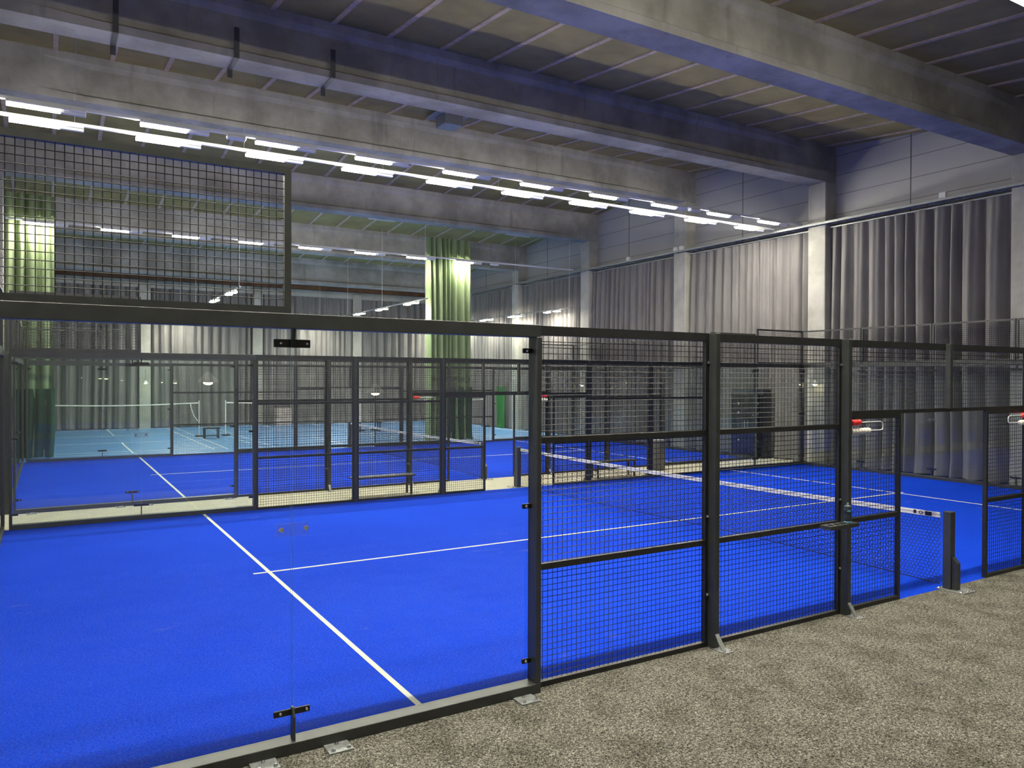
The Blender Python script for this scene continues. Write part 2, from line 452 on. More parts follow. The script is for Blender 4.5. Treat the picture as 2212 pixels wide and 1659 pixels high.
def mesh_panel(T, x0, x1, z0, z1, rails, label, midpost=None, name='mesh_fence', cat='fence'):
    ox, oy, rz = T
    c, s_ = math.cos(rz), math.sin(rz)
    t = thing(name, label, cat, (ox+c*x0, oy+s_*x0, 0), rz, 'black mesh fence panels')
    w = round(x1-x0,3); key = (w,z0,z1,tuple(rails),midpost)
    tt = .08 if z1 > 2.9 else .05
    def fr(b):
        b.box(0,.015,z0,.04,.062,z1); b.box(w-.04,.015,z0,w,.062,z1)
        b.box(.04,.015,z1-tt,w-.04,.062,z1); b.box(.04,.015,z0,w-.04,.062,z0+.045)
    part('frame',('fr',)+key,fr,M_black,t)
    for zr in rails:
        part('mid_rail',('mr',w),lambda b: b.box(.04,.012,-.025,w-.04,.056,.025),M_black,t,(0,0,zr))
    if midpost:
        part('mid_post',('mp',z0,z1),lambda b: b.cbox(-.03,-.05,z0+.04,.03,.012,z1-.0,.004),M_post,t,(midpost-x0,0,0))
    part('wire_mesh',('wm',)+key,lambda b: wires(b,.04,w-.04,z0+.045,z1-tt),M_wire,t)
    return t

def fence_post(T, x, label):
    ox, oy, rz = T
    c, s_ = math.cos(rz), math.sin(rz)
    t = thing('fence_post', label, 'post', (ox+c*x, oy+s_*x, 0), rz, 'black fence posts')
    part('post','fpost',lambda b: b.cbox(-.03,-.075,0,.03,.06,3.0,.004),M_post,t)
    part('foot_plate','fplate',lambda b: b.box(-.05,-.225,0,.07,-.075,.008),M_steel,t,label='galvanised foot plate')
    part('gusset','fgus',lambda b: b.prism([(-.075,.14),(-.075,.125),(-.155,.008),(-.172,.008)],'x',-.024,.024),M_steel,t,label='slanted galvanised brace')
    for bx, by in ((-.03,-.2),(.05,-.2)): add_bolt(t,(bx,by,.008),0,1.1)
    for z in (.5,1.25,2.72):
        o = part('panel_clip','pclip',lambda b: b.lathe([(.014,0),(.016,.012),(.009,.03)],8),M_chrome,t,(-.03,.012,z),label='bright panel clip'); o.rotation_euler = (0,-PI/2,0)
    return t

def glass_wall(T, npane, upper, label, name='glass_wall', feet=()):
    ox, oy, rz = T
    t = thing(name, label, 'glass wall', (ox,oy,0), rz, 'glass walls of the padel courts')
    L = 2.0*npane
    part('bottom_rail',('gbr',L),lambda b: b.cbox(0,-.075,0,L,.06,.08,.003),M_post,t)
    part('top_rail',('gtr',L),lambda b: b.cbox(0,-.06,2.9,L,.06,3.0,.003),M_post,t)
    for x in (0,L-.045):
        part('end_post','gep',lambda b: b.cbox(0,-.075,.08,.045,.06,2.9,.003),M_post,t,(x,0,0))
    def pane(b):
        x0,x1,y0,y1,z0,z1 = .006,1.994,.02,.032,.078,2.92
        b.box(x0,y0,z0,x1,y1,z1)
        for k in (0,1,3,5): b.m[k] = 1          # polished edges
    for i in range(npane):
        part('glass_pane','pane',pane,[M_glass,M_edge],t,(2*i,0,0),label='clear glass pane')
    for i in range(1,npane):
        x = 2.0*i
        k = part('top_clamp','tcl',lambda b: (b.cbox(-.125,.006,-.028,.125,.02,.028,.003), b.cbox(-.02,-.02,-.02,.03,.006,.02,.003)),M_dark_fit,t,(x,0,2.80))
        for bx in (-.08,.1): add_bolt(k,(bx,.006,0),PI/2,.9)
        part('hanger','hang',lambda b: b.prism([(-.04,2.92),(-.03,2.85),(-.012,2.815),(-.012,2.77),(.006,2.77),(.006,2.92)],'x',-.012,.012),M_post,t,(x,0,0))
        k = part('joint_plate','jpl',lambda b: b.cbox(-.115,.012,-.045,.115,.02,.045,.003),M_plate,t,(x,0,1.52),label='clear plastic joint plate')
        for bx in (-.075,.095): add_bolt(k,(bx,.012,0),PI/2,1.5)
        k = part('bottom_clamp','bcl',lambda b: (b.cbox(-.125,.006,-.022,.125,.02,.022,.003),),M_dark_fit,t,(x,0,.26))
        for bx in (-.08,.1): add_bolt(k,(bx,.006,0),PI/2,.9)
        part('bracket','bbr',lambda b: b.prism([(-.05,.08),(-.05,.24),(-.02,.30),(.012,.30),(.012,.08)],'x',-.008,.008),M_post,t,(x,0,0))
    for x, sgn in ((.045,1),(L-.045,-1)):
        for z in (.25,1.52,2.79):
            k = part('edge_clip',('ecl',sgn),lambda b: b.cbox(min(-.01,sgn*.085),.006,-.02,max(.01,sgn*.085),.02,.02,.003),M_dark_fit,t,(x,0,z))
            add_bolt(k,(sgn*.05,.006,0),PI/2,1)
    for i in upper:
        w = 2.0
        def fr(b):
            b.box(.01,0,3.0,.05,.045,4.0); b.box(w-.055,0,3.0,w-.01,.045,4.0)
            b.box(.05,0,3.955,w-.055,.045,4.0); b.box(.05,0,3.0,w-.055,.045,3.05)
        part('upper_frame','ufr',fr,M_post,t,(2*i,0,0))
        part('upper_mesh','uwm',lambda b: wires(b,.05,w-.055,3.05,3.955,.022,.05,.003),M_wire,t,(2*i,0,0))
    for x in feet:
        k = part('base_plate','gbp',lambda b: b.box(-.085,-.22,0,.085,-.07,.012),M_steel,t,(x,0,0),label='galvanised base plate')
        for bx, by in ((-.05,-.19),(.06,-.19),(.0,-.1)): add_bolt(k,(bx,by,.012),0,1.2)
    return t

def side(T, where, far):
    """one long side of a court; far: its left-to-right order seen in the photo is reversed"""
    lr = ('left','right') if not far else ('right','left')
    glass_wall(T, 2, [0], 'two-pane glass corner wall at the %s end of the %s' % (lr[0], where), feet=(.3,1.78,2.28,3.82))
    ox, oy, rz = T; c, s_ = math.cos(rz), math.sin(rz)
    glass_wall((ox+c*16, oy+s_*16, rz), 2, [1], 'two-pane glass corner wall at the %s end of the %s' % (lr[1], where), feet=(.18,1.72,2.22,3.7))
    P = [(4.0,5.97,0,3,(1.0,2.05),'mesh panel beside the %s glass wall of the %s' % (lr[0],where)),
         (6.03,7.97,0,3,(1.0,2.05),'mesh panel between the two %s posts of the %s' % (lr[0],where)),
         (12.03,13.97,0,3,(1.0,2.05),'mesh panel between the two %s posts of the %s' % (lr[1],where)),
         (14.03,16.0,0,3,(1.0,2.05),'mesh panel beside the %s glass wall of the %s' % (lr[1],where))]
    for a in P: mesh_panel(T, *a)
    mesh_panel(T, 8.03,9.07,0,2.17,(1.0,), 'narrow mesh panel %s of the entrance gap in the %s' % (lr[0],where), name='gate_side_fence')
    mesh_panel(T, 10.93,11.97,0,2.17,(1.0,), 'narrow mesh panel %s of the entrance gap in the %s' % (lr[1],where), name='gate_side_fence')
    mesh_panel(T, 8.03,11.97,2.17,3,(), 'long mesh header over the entrance gap of the %s' % where, 10.0, name='mesh_header')
    nm = {6:'outer %s' % lr[0], 8:'inner %s' % lr[0], 12:'inner %s' % lr[1], 14:'outer %s' % lr[1]}
    for x in (6,8,12,14):
        fence_post(T, x, 'square black post, %s one of the %s' % (nm[x], where))

C = ((NEAR,'first court'),(MID,'second court'))
for oy, cn in C:
    side((0,oy,0), "%s's front fence" % cn, False)
    side((20,oy+10,PI), "%s's rear fence" % cn, True)
    glass_wall((20,oy,PI/2), 5, [0,1,2,3,4], 'five-pane glass end wall of the %s, by the right-hand curtains' % cn, name='glass_end_wall')
    glass_wall((-.12,oy+10,-PI/2), 5, [0,1,2,3,4], 'five-pane glass end wall of the %s, at the left edge' % cn, name='glass_end_wall')

# tennis-type nets ----------------------------------------------------------------
def netting(b):
    # hexagonal twine mesh in the YZ plane, y 0..9.9
    L, px, pz, r = 9.84, .047, .0415, .003
    ny, nz = int(L/px), 20
    def top(y): return .855-.035*math.sin(PI*y/L)
    def bot(y): return .045+.055*math.sin(PI*y/L)*(.8+.4*math.sin(7*y/L))
    def P(i, j, half):
        y = (i+(.5 if half else 0))*px
        y = min(L, y); t = j/(nz*2.0)
        x = .012*math.sin(2.1*y+3*t)*(1-t)
        return (x, y+.004*math.sin(40*t+y*3), bot(y)+(top(y)-bot(y))*t)
    def seg(a, c):
        if (Vector(a)-Vector(c)).length > 1e-4: b.rod(a, c, r)
    for j in range(nz):
        h = j % 2 == 1
        for i in range(ny):
            a = P(i,2*j,h); c = P(i,2*j+1.25,h); seg(a, c)                       # upright
            d = P(i,2*j+2,not h) if h is False else P(i+1,2*j+2,False)
            e = P(i-1,2*j+2,True) if h is False else P(i,2*j+2,False)
            seg(c, d)
            if i > 0 or h: seg(c, e)
def tape(b):
    L = 9.84; n = 40
    for k in range(n):
        ya, yb = L*k/n, L*(k+1)/n
        za, zb = [.92-.035*math.sin(PI*y/L) for y in (ya,yb)]
        i = len(b.v)
        for y, z in ((ya,za),(yb,zb)):
            b.v += [(-.009,y,z-.062),(.009,y,z-.062),(.009,y,z),(-.009,y,z)]
        for q in ((0,1,5,4),(1,2,6,5),(2,3,7,6),(3,0,4,7)): b.face(tuple(i+j for j in q))
def seam(b):
    L = 9.84; n = 40
    for k in range(n):
        ya, yb = L*k/n, L*(k+1)/n
        za, zb = [.892-.035*math.sin(PI*y/L) for y in (ya,yb)]
        i = len(b.v)
        for y, z in ((ya,za),(yb,zb)):
            b.v += [(-.0105,y,z-.004),(.0105,y,z-.004),(.0105,y,z+.004),(-.0105,y,z+.004)]
        for q in ((0,1,5,4),(1,2,6,5),(2,3,7,6),(3,0,4,7)): b.face(tuple(i+j for j in q))
def cordline(b):
    L = 9.84; b.tube([(0,L*k/30,.045+.055*math.sin(PI*k/30)*(.8+.4*math.sin(7*k/30))) for k in range(31)], .006, 6)
def tape_mark(b):
    for s_ in (-1,1):
        x = s_*.0112
        b.box(x-.0006,0,-.055,x+.0006,.085,-.006); b.box(x-.0006,.2,-.05,x+.0006,.235,-.006)
        n = len(b.v); k = 20
        for i in range(k):
            t = 2*PI*i/k
            for rr in (.014,.023): b.v.append((x+s_*.0007, .14+rr*1.2*math.cos(t), -.03+rr*math.sin(t)))
        for i in range(k):
            j = (i+1) % k; b.face((n+2*i,n+2*i+1,n+2*j+1,n+2*j))
for oy, cn in C:
    t = thing('padel_net', 'black padel net with white top tape across the %s' % cn, 'net', (10,oy+.08,0), 0, 'padel nets')
    part('netting','netting',netting,M_net,t)
    part('top_tape','tape',tape,M_tape,t,label='white top tape'); part('tape_seam','seam',seam,M_tape_seam,t)
    part('bottom_cord','cordl',cordline,M_net,t)
    part('tape_logo','tmark',tape_mark,M_dark_fit,t,(0,.1,.918),label='dark emblem on the tape')
    for yy, sg, lb in ((oy-.03,-1,'net post with square tube in the front gap of the %s' % cn),(oy+10.03,1,'net post with square tube in the rear gap of the %s' % cn)):
        p = thing('net_post', 'black '+lb, 'net post', (10,yy,0), 0 if sg < 0 else PI, 'net posts')
        part('post','npost',lambda b: b.cbox(-.05,-.05,0,.05,.05,.95,.005),M_post,p)
        part('winch_cover','nwinch',lambda b: b.prism([(-.052,.40),(-.052,0),(-.115,0),(-.115,.33)],'x',-.035,.035),M_post,p,(.015,0,0))
        k = part('base_plate','nplate',lambda b: b.box(-.11,-.24,0,.17,.10,.008),M_steel,p,label='galvanised base plate')
        for bx, by in ((-.08,.07),(.14,-.2),(.14,.0),(-.08,-.2),(.04,-.21)): add_bolt(k,(bx,by,.008),0,1.3)

# score counters: red and white beads on a wire loop, beside each entrance gap of the front fences
def counter(x, y, sg, label, nred, nwhite):
    t = thing('score_counter', label, 'score counter', (x,y,2.05), 0 if sg > 0 else PI, 'bead score counters')
    part('wire_loop','swire',lambda b: b.tube([(0,0,.04),(.56,0,.04),(.59,0,.03),(.6,0,.012),(.6,0,-.03),(.59,0,-.048),(.56,0,-.055),(0,0,-.055)],.006,6),M_white,t,label='white wire loop')
    def bd(b):
        b.lathe([(.012,-.027),(.03,-.02),(.036,0),(.03,.02),(.012,.027)],12)
    for k in range(nred):
        o = part('bead','beadr',bd,M_red,t,(.05+k*.056,0,.04),label='red bead',smooth=True); o.rotation_euler = (0,PI/2,0)
    for k in range(nwhite):
        o = part('bead','beadw',bd,M_bead,t,(.05+k*.056,0,-.055),label='white bead',smooth=True); o.rotation_euler = (0,PI/2,0)
    part('holder','shold',lambda b: b.box(-.01,-.02,-.08,.015,.02,.065),M_dark_fit,t)
counter(8.04,-.035,1,'red and white bead score counter on the front post, left of the nearest gap',3,6)
counter(11.96,-.035,-1,'red and white bead score counter cut by the right edge of the photo',4,5)
counter(8.04,MID-.035,1,'bead score counter on the second court, left of its front gap',3,7)
counter(11.96,MID-.035,-1,'bead score counter on the second court, right of its front gap',3,5)

# cup shelf and bottle on the front fence
def shelf_fn(b):
    import bmesh
    x0,x1,y0,y1 = 0,.46,-.13,0
    holes = [.075,.175,.275]
    bm = bmesh.new()
    # top sheet built strip-wise round octagonal holes
    def quad(pts): bm.faces.new([bm.verts.new((px,py,0)) for px,py in pts])
    xs = [x0]+[h for hx in holes for h in (hx-.04,hx+.04)]+[x1]
    for i in range(0,len(xs)-1):
        a, c = xs[i], xs[i+1]
        if i % 2 == 0: quad([(a,y0),(c,y0),(c,y1),(a,y1)])
        else:
            m_ = (a+c)/2; yc = (y0+y1)/2; n = 16
            ring = [(m_+.034*math.cos(2*PI*k/n), yc+.034*math.sin(2*PI*k/n)) for k in range(n)]
            def outer(k):
                t = 2*PI*k/n; cx, sy = math.cos(t), math.sin(t)
                sc = min(.04/abs(cx) if abs(cx)>1e-6 else 9, .065/abs(sy) if abs(sy)>1e-6 else 9)
                return (m_+cx*sc, yc+sy*sc)
            for k in range(n): quad([ring[k],outer(k),outer(k+1),ring[(k+1)%n]])
    bmesh.ops.remove_doubles(bm, verts=bm.verts[:], dist=1e-5)
    g = bmesh.ops.extrude_face_region(bm, geom=bm.faces[:])
    for e in g['geom']:
        if isinstance(e, bmesh.types.BMVert): e.co.z -= .006
    b.addbm(bm)
    b.box(x0,y0-.003,-.04,x1,y0+.003,0)
    b.prism([(y1,-.04),(y0,-.04),(y0,0),(y1,0)],'x',x0-.003,x0+.003)
sh = single('cup_shelf','cupshelf',shelf_fn,M_post,'small dark steel cup shelf with three round holes on the front fence','shelf',(7.50,-.08,1.035))
b_ = thing('water_bottle','dark blue water bottle standing on the cup shelf by the post','bottle',(7.86,-.15,1.036))
part('body','btl',lambda b: b.lathe([(.034,0),(.037,.006),(.037,.075),(.033,.085),(.033,.10),(.037,.112),(.037,.15),(.032,.158)],20),M_bottle,b_,smooth=True)
part('lid','btlid',lambda b: b.lathe([(.036,.158),(.036,.178),(.02,.186),(.013,.19),(.013,.2),(.009,.212)],20),M_bottle_lid,b_,smooth=True)
part('base_band','btband',lambda b: b.lathe([(.0374,.004),(.0378,.010),(.0374,.016)],20),M_logo,b_,smooth=True)
def logo(b):
    # three slanted bars of rising height on the side that faces the room
    for k,(x,h) in enumerate(((-.017,.011),(-.004,.018),(.009,.026))):
        n = len(b.v)
        pts = [(x,0),(x+.010,0),(x+.010-h*.0,0),(x+.010-.002,h*.75),(x-.004+.002,h)]
        pts = [(x,0),(x+.0105,0),(x+.0045-h*.25,h),(x-.0055-h*.25+.004,h*.86)]
        for z_off in (0,):
            for px,pz in pts:
                a = -PI/2+px/.0375; b.v.append((.0379*math.cos(a),.0379*math.sin(a),.122+pz))
        b.face((n,n+1,n+2,n+3))
part('emblem','btlogo',logo,M_logo,b_,rz=-.62,label='pale blue emblem of three slanted bars')

# benches in the aisle
def bench(x, y, w, label):
    t = thing('bench', label, 'bench', (x,y,0), 0, 'aisle benches')
    part('seat',('bs',w),lambda b: [b.cbox(-w/2,-.15+.102*k,.41,w/2,-.15+.102*k+.092,.44,.006) for k in range(3)],M_seat,t)
    for sx in (-1,1):
        for sy in (-1,1):
            part('leg','bleg',lambda b: b.cbox(-.02,-.02,0,.02,.02,.41,.004),M_black,t,(sx*(w/2-.1),sy*.12,0))
        part('stretcher','bstr',lambda b: b.cbox(-.012,-.1,-.012,.012,.1,.012,.003),M_black,t,(sx*(w/2-.1),0,.2))
        part('seat_bearer','bber',lambda b: b.cbox(-.02,-.14,-.03,.02,.14,0,.003),M_black,t,(sx*(w/2-.1),0,.41))
    return t
bench(6.78,10.42,1.45,'long black bench in the beige aisle, by the left mesh panels')
bench(13.15,10.42,1.40,'long black bench in the beige aisle, seen behind the net')
tb = thing('litter_bin','round dark grey litter bin standing in the beige aisle','bin',(15.2,11.0,0))
part('body','bin',lambda b: b.lathe([(.17,0),(.19,.01),(.20,.80),(.205,.82),(.19,.82),(.185,.6)],24),simple('bin_grey',(.13,.135,.13,1),.5),tb,smooth=True)
part('rim','binr',lambda b: b.lathe([(.19,.82),(.208,.82),(.208,.85),(.19,.85)],24),M_steel,tb,smooth=True)

# dark cabinet by the right-hand curtains
cb = thing('display_cabinet','tall dark cabinet against the right-hand curtain behind the second court','cabinet',(20.13,11.55,0))
part('body','cabb',lambda b: b.cbox(0,0,0,.36,1.35,2.22,.01),M_cab,cb)
for k in range(2):
    d = part('door','cabd',lambda b: b.cbox(-.025,.02,.12,0,.655,2.02,.006),M_cab_glass,cb,(0,.01+.665*k,0))
    part('handle','cabh',lambda b: b.cbox(-.05,-.012,.9,-.025,.012,1.2,.004),M_steel,d,(0,.6 if k == 0 else .07,0))
    for z in (.55,.9,1.45,1.75):
        part('badge',('cabl',),lambda b: b.cbox(-.028,-.03,-.03,-.024,.03,.03,.002),M_white,d,(0,.2+.13*k,z),label='small white mark')
part('header','cabt',lambda b: b.cbox(-.03,.01,2.04,0,1.34,2.2,.004),simple('cab_head',(.05,.055,.07,1),.4),cb)
sk = single('sack','sack',lambda b: b.lathe([(.05,0),(.15,.02),(.17,.08),(.12,.16),(.05,.2),(.02,.22)],16),M_sack,'small grey sack on the carpet behind the far right court corner','sack',(20.25,10.3,0),smooth=True)

# ------------------------------------------------------------------ lighting
def luminaire(x, y, z, label, grp, strong=False):
    t = thing('strip_luminaire', label, 'light fixture', (x,y,z), 0, grp)
    part('housing','lumh',lambda b: (b.cbox(0,-.095,.0,1.2,.095,.045,.006),b.cbox(.8,-.045,-.045,1.2,.045,0,.006)),M_white,t)
    def lens(b):
        b.box(.0,-.05,-.04,.255,.05,0)
        b.m = [1]*6; b.m[0] = 0
    for k in range(3):
        part('lens',('lumlens',strong),lens,[M_lens_near if strong else M_lens,M_lens_side],t,(.005+.265*k,0,0),label='glowing lens')
    for k in (1,2):
        part('divider','lumdiv',lambda b: b.box(-.006,-.052,-.043,.006,.052,0),M_white,t,(.265*k,0,0))
ROWS = [(10.44,7.25,'the closer row over the aisle','double rows of strip lights over the aisle',-.05,2.073,10),
        (11.5,7.27,'the second row over the aisle','double rows of strip lights over the aisle',-.05,2.093,10),
        (22.5,7.28,'the single row by the green curtains','strip lights by the green curtains',-.10,2.108,8),
        (-.42,7.25,'the row above the first front fence','strip lights above the first front fence',-.02,2.073,7),
        (-1.5,7.25,'the sparse row nearest the front wall','strip lights near the front wall',-.02,4.146,3)]
for y, z, l, grp, xs, sp, nl in ROWS:
    tr_ = thing('light_track','white light track carrying %s' % l,'light track',(0,y,z+.05),0,'light tracks')
    part('rail','trk',lambda b: b.cbox(X0+.1,-.035,0,20.5,.035,.06,.006),M_white,tr_)
    nwire = 0
    for x in (1.0,4.1,7.2,10.3,13.4,16.5,19.6):
        zt = roof_z(y)-z-.07
        part('suspension_wire',('sw',round(zt,3)),lambda b: b.rod((0,0,.05),(0,0,zt),.004),M_grey_plastic,tr_,(x,0,0))
    for k in range(nl):
        luminaire(xs+sp*k, y, z, 'glowing strip luminaire, %s from the left in %s' % (ORD[k], l), grp, -1 < y < 0)
for x, n in ((3.55,'first'),(15.8,'second')):
    single('driver_box','drv',lambda b: b.cbox(0,-.08,-.03,.36,.08,.05,.02),M_white,'white box under the closer light track, %s from the left' % n,'junction box',(x,10.44,7.25),0,'white boxes on the light track')

single('driver_box','drv',None,M_white,'white box under the single light track, right of the tall green curtain','junction box',(16.3,22.5,7.28),0,'white boxes on the light track')
# bars of small floodlights between the badminton courts
for X, l in ((6.15,'left'),(13.1,'middle'),(19.95,'right-hand')):
    t = thing('light_bar','thin hanging light bar over the badminton courts, the %s one' % l,'light bar',(X,0,5.6),0,'badminton light bars')
    part('bar','lbar',lambda b: b.cbox(-.03,21.8,0,.03,36.3,.05,.005),M_steel,t)
    for y in (22.0,26.5,31.0,35.5):
        zt = roof_z(y)-5.6-.02
        part('suspension_wire',('sw2',y),lambda b: b.rod((0,y,.04),(0,y,zt),.006),M_white,t)
    n = 0
    for y in (22.97,23.75,26.2,26.9,29.0,29.75,32.1,32.8,35.2,35.9):
        fl = thing('floodlight','small glowing floodlight, %s along the %s light bar over the badminton courts' % (ORD[n],l),'floodlight',(X,y,5.6),0,'floodlights on the badminton bars'); n += 1
        part('housing','flh',lambda b: b.prism([(-.15,0),(.15,0),(.11,-.05),(-.11,-.05)],'y',-.16,.16) if False else b.cbox(-.12,-.17,-.06,.12,.17,0,.01),M_white,fl)
        part('lens','fll',lambda b: b.box(-.10,-.15,-.075,.10,.15,-.06),M_flood,fl)

# pendant lamps in front of three columns and over the viewer's side
def pendant(x, y, z, label, zt, wall=None):
    t = thing('pendant_lamp', label, 'lamp', (x,y,z), 0, 'pendant lamps')
    part('shade','psh',lambda b: b.lathe([(.125,0),(.13,.012),(.05,.10),(.03,.13),(.02,.13),(.045,.095),(.118,.012)],20),M_shade,t,smooth=True)
    part('bulb','pbl',lambda b: b.lathe([(.02,-.035),(.055,-.02),(.06,.0),(.045,.04),(.02,.07)],14),M_bulb,t,label='glowing bulb',smooth=True)
    part('cord',('pcd',round(zt-z,2)),lambda b: b.tube([(0,0,.12),(0,0,zt-z)],.006,6),M_cord,t)
    if wall:
        part('bracket',('pbk',wall),lambda b: b.tube([(0,0,0),(wall[0],wall[1],0)],.01,6),M_cord,t,(0,0,zt-z))
pendant(20.25,9.72,2.40,'pendant lamp glowing before the yellow lit column on the right wall',2.95,(.3,0))
pendant(20.25,21.45,2.25,'pendant lamp glowing on the third column of the right wall',2.8,(.3,0))
pendant(4.69,36.6,2.25,'pendant lamp glowing before a column on the back wall',2.9,(0,.3))
pendant(4.5,-4.9,2.35,'pendant lamp over the dark carpet, seen reflected in the glass',7.6)
pendant(2.3,-5.0,2.5,'pendant lamp close to the front wall, seen reflected in the glass',7.6)

# ------------------------------------------------------------------ curtains
def curtain_fn(w, h, seed, amp=.085, wl=.34, flare=.06):
    def fn(b):
        rnd = random.Random(seed)
        nx = int(w/.022); rows = [0,.02,.06,.12,.22,.4,.6,.8,.93,.985,1.0]
        ph = [rnd.uniform(0,6.28) for _ in range(6)]
        # pleat positions with uneven spacing
        pos = []; x = 0
        while x < w+1: pos.append(x); x += wl*rnd.uniform(.55,1.5)
        am = [rnd.uniform(.45,1.25) for _ in pos]
        def prof(x):
            for k in range(len(pos)-1):
                if pos[k] <= x < pos[k+1]:
                    t = (x-pos[k])/(pos[k+1]-pos[k]); a = am[k]*(1-t)+am[k+1]*t
                    return a*(1-2*abs(math.sin(PI*t))**.75), t
            return 0, 0
        for t in rows:
            z = h*t
            for i in range(nx+1):
                x = w*i/nx; p, tt = prof(x)
                gather = 1-.45*max(0,(t-.75)/.25)
                sway = .04*math.sin(x*1.7+ph[0]+t*2.2)*(1-t)
                y = amp*gather*p + sway + .012*math.sin(x*37+ph[1])
                if t < .06: y += -flare*(1-t/.06)*(.5+.8*math.sin(x*5.1+ph[2])*math.sin(x*2.3+ph[3]))
                zz = z + (.03*abs(math.sin(x*6+ph[4])) if t == 0 else 0)
                xx = x + .05*math.sin(3*t+ph[5]+x)*(1-t)
                b.v.append((min(w,max(0,xx)), y, zz))
        for r_ in range(len(rows)-1):
            for i in range(nx):
                a = r_*(nx+1)+i; b.face((a,a+1,a+nx+2,a+nx+1))
    return fn
def curtain(name, label, loc, rz, w, h, seed, mat=M_curt, **kw):
    o = single(name,('cur',seed),curtain_fn(w,h,seed,**kw),mat,label,'curtain',loc,rz,'grey wall curtains' if mat is M_curt else 'green curtains',smooth=True)
    return o
bays = [(-1.4,3.7),(4.42,9.5),(10.2,15.4),(16.1,21.25),(21.95,27.02),(27.75,32.85),(33.55,36.9)]
bn = ['beyond the near end of the first court','with deep shadowed folds, right of the yellow column','left of the yellow column, behind the dark cabinet','in the second bay left of the yellow column',
      'in the third bay left of the yellow column','lit by a hanging light bar','in the far corner']
for k, ((a, c), l) in enumerate(zip(bays, bn)):
    curtain('grey_curtain','tall grey right-hand curtain, %s' % l,(20.70,c,.015),-PI/2,c-a,7.08,10+k,amp=.21 if k == 1 else .13,wl=.40 if k == 1 else .34)
fb = [(-.8,4.38),(4.98,9.85),(10.45,15.4),(16.0,20.5)]
fl_ = ['left of the column with the glowing lamp','right of the column with the glowing lamp','behind the stacked wrapped boxes','in the corner beside the right wall']
for k, ((a, c), l) in enumerate(zip(fb, fl_)):
    curtain('grey_curtain','long grey curtain on the back wall, %s' % l,(a,36.98,.015),0,c-a,7.0,30+k,amp=.14,wl=.42)
# bunched green dividing curtains
for k, (x, w, l) in enumerate(((13.62,1.95,'bunched green dividing curtain hanging before the back courts, right of centre'),(-.65,1.38,'bunched green dividing curtain hanging at the left edge of the hall'))):
    t = thing('green_curtain',l,'curtain',(x,22.95,0),0,'green dividing curtains')
    part('cloth',('gc',k),curtain_fn(w,8.2,50+k,amp=.20,wl=.26,flare=.05),M_green,t,(0,0,.03),smooth=True)
    x0_ = .80 if k == 0 else .55
    part('skirt',('gs',k),curtain_fn(w-x0_,2.15,60+k,amp=.12,wl=.3,flare=.05),M_dgreen,t,(x0_+.02,-.20,.03),label='dark green lower cloth',smooth=True)
curtain('green_curtain','short bright green curtain hanging low on the right wall, far back',(20.48,29.25,.015),-PI/2,.95,2.1,71,M_bgreen,amp=.06,wl=.3)
# grey ball net gathered at the left edge
def ballnet(b):
    for k in range(46):
        x = random.uniform(-.18,.18); y = random.uniform(-.25,.25); pts = []
        for j in range(14):
            t = j/13
            sp = .5+1.1*(1-t)**2
            pts.append((x*sp+.16*(1-t)**2+.05*math.sin(9*t+k), y*sp+.04*math.sin(7*t+2*k), .4+6.2*t))
        b.tube(pts,.006,4)
        for j in range(1,13,1):
            p = pts[j]; q = (p[0]+random.uniform(-.14,.14),p[1]+random.uniform(-.14,.14),p[2]-random.uniform(.05,.3))
            b.rod(p,q,.004)
single('ball_net','ballnet',ballnet,M_net_bag,'gathered grey ball-stop net hanging at the left edge between the courts','net',(-.42,13.0,0))

# cable ladder and curtain rail along the right wall
cl_ = thing('cable_ladder','steel cable ladder running along the tops of the right-hand curtains','cable tray',(20.3,0,7.18))
def ladder(b):
    b.cbox(0,-5.6,0,.02,37,.07,.003); b.cbox(.28,-5.6,0,.30,37,.07,.003)
    y = -5.5
    while y < 37: b.box(.02,y,.01,.28,y+.05,.03); y += .3
part('ladder','lad',ladder,M_steel,cl_)
def cables(b):
    rnd = random.Random(3)
    for k in range(4):
        b.tube([(.06+.05*k+.02*math.sin(y*.9+k),y,.045+.01*k+.02*abs(math.sin(y*.37+k))) for y in [-5+1.0*i for i in range(42)]],.012,5)
part('cable','ladc',cables,M_white,cl_,label='white cables')
single('curtain_rail','crail',lambda b: b.cbox(20.63,-5.5,7.09,20.69,36.9,7.13,.004),M_steel,'thin steel curtain rail above the right-hand grey curtains','curtain rail')
single('curtain_rail','crail2',lambda b: b.cbox(-.8,36.95,7.015,20.5,37.0,7.05,.004),M_steel,'thin steel curtain rail above the back wall curtains','curtain rail')
for y, z, n in ((15.6,7.27,'near the second right-hand column'),(15.9,7.27,'second box near the second right-hand column'),(18.6,7.27,'left of the second right-hand column'),(6.0,7.27,'over the shadowed right-hand curtain')):
    single('cable_box','cbox_',lambda b: b.cbox(-.05,-.09,-.02,.05,.09,.14,.008),M_white,'small white box on the cable ladder, %s' % n,'junction box',(20.42,y,z),0,'boxes on the cable ladder')

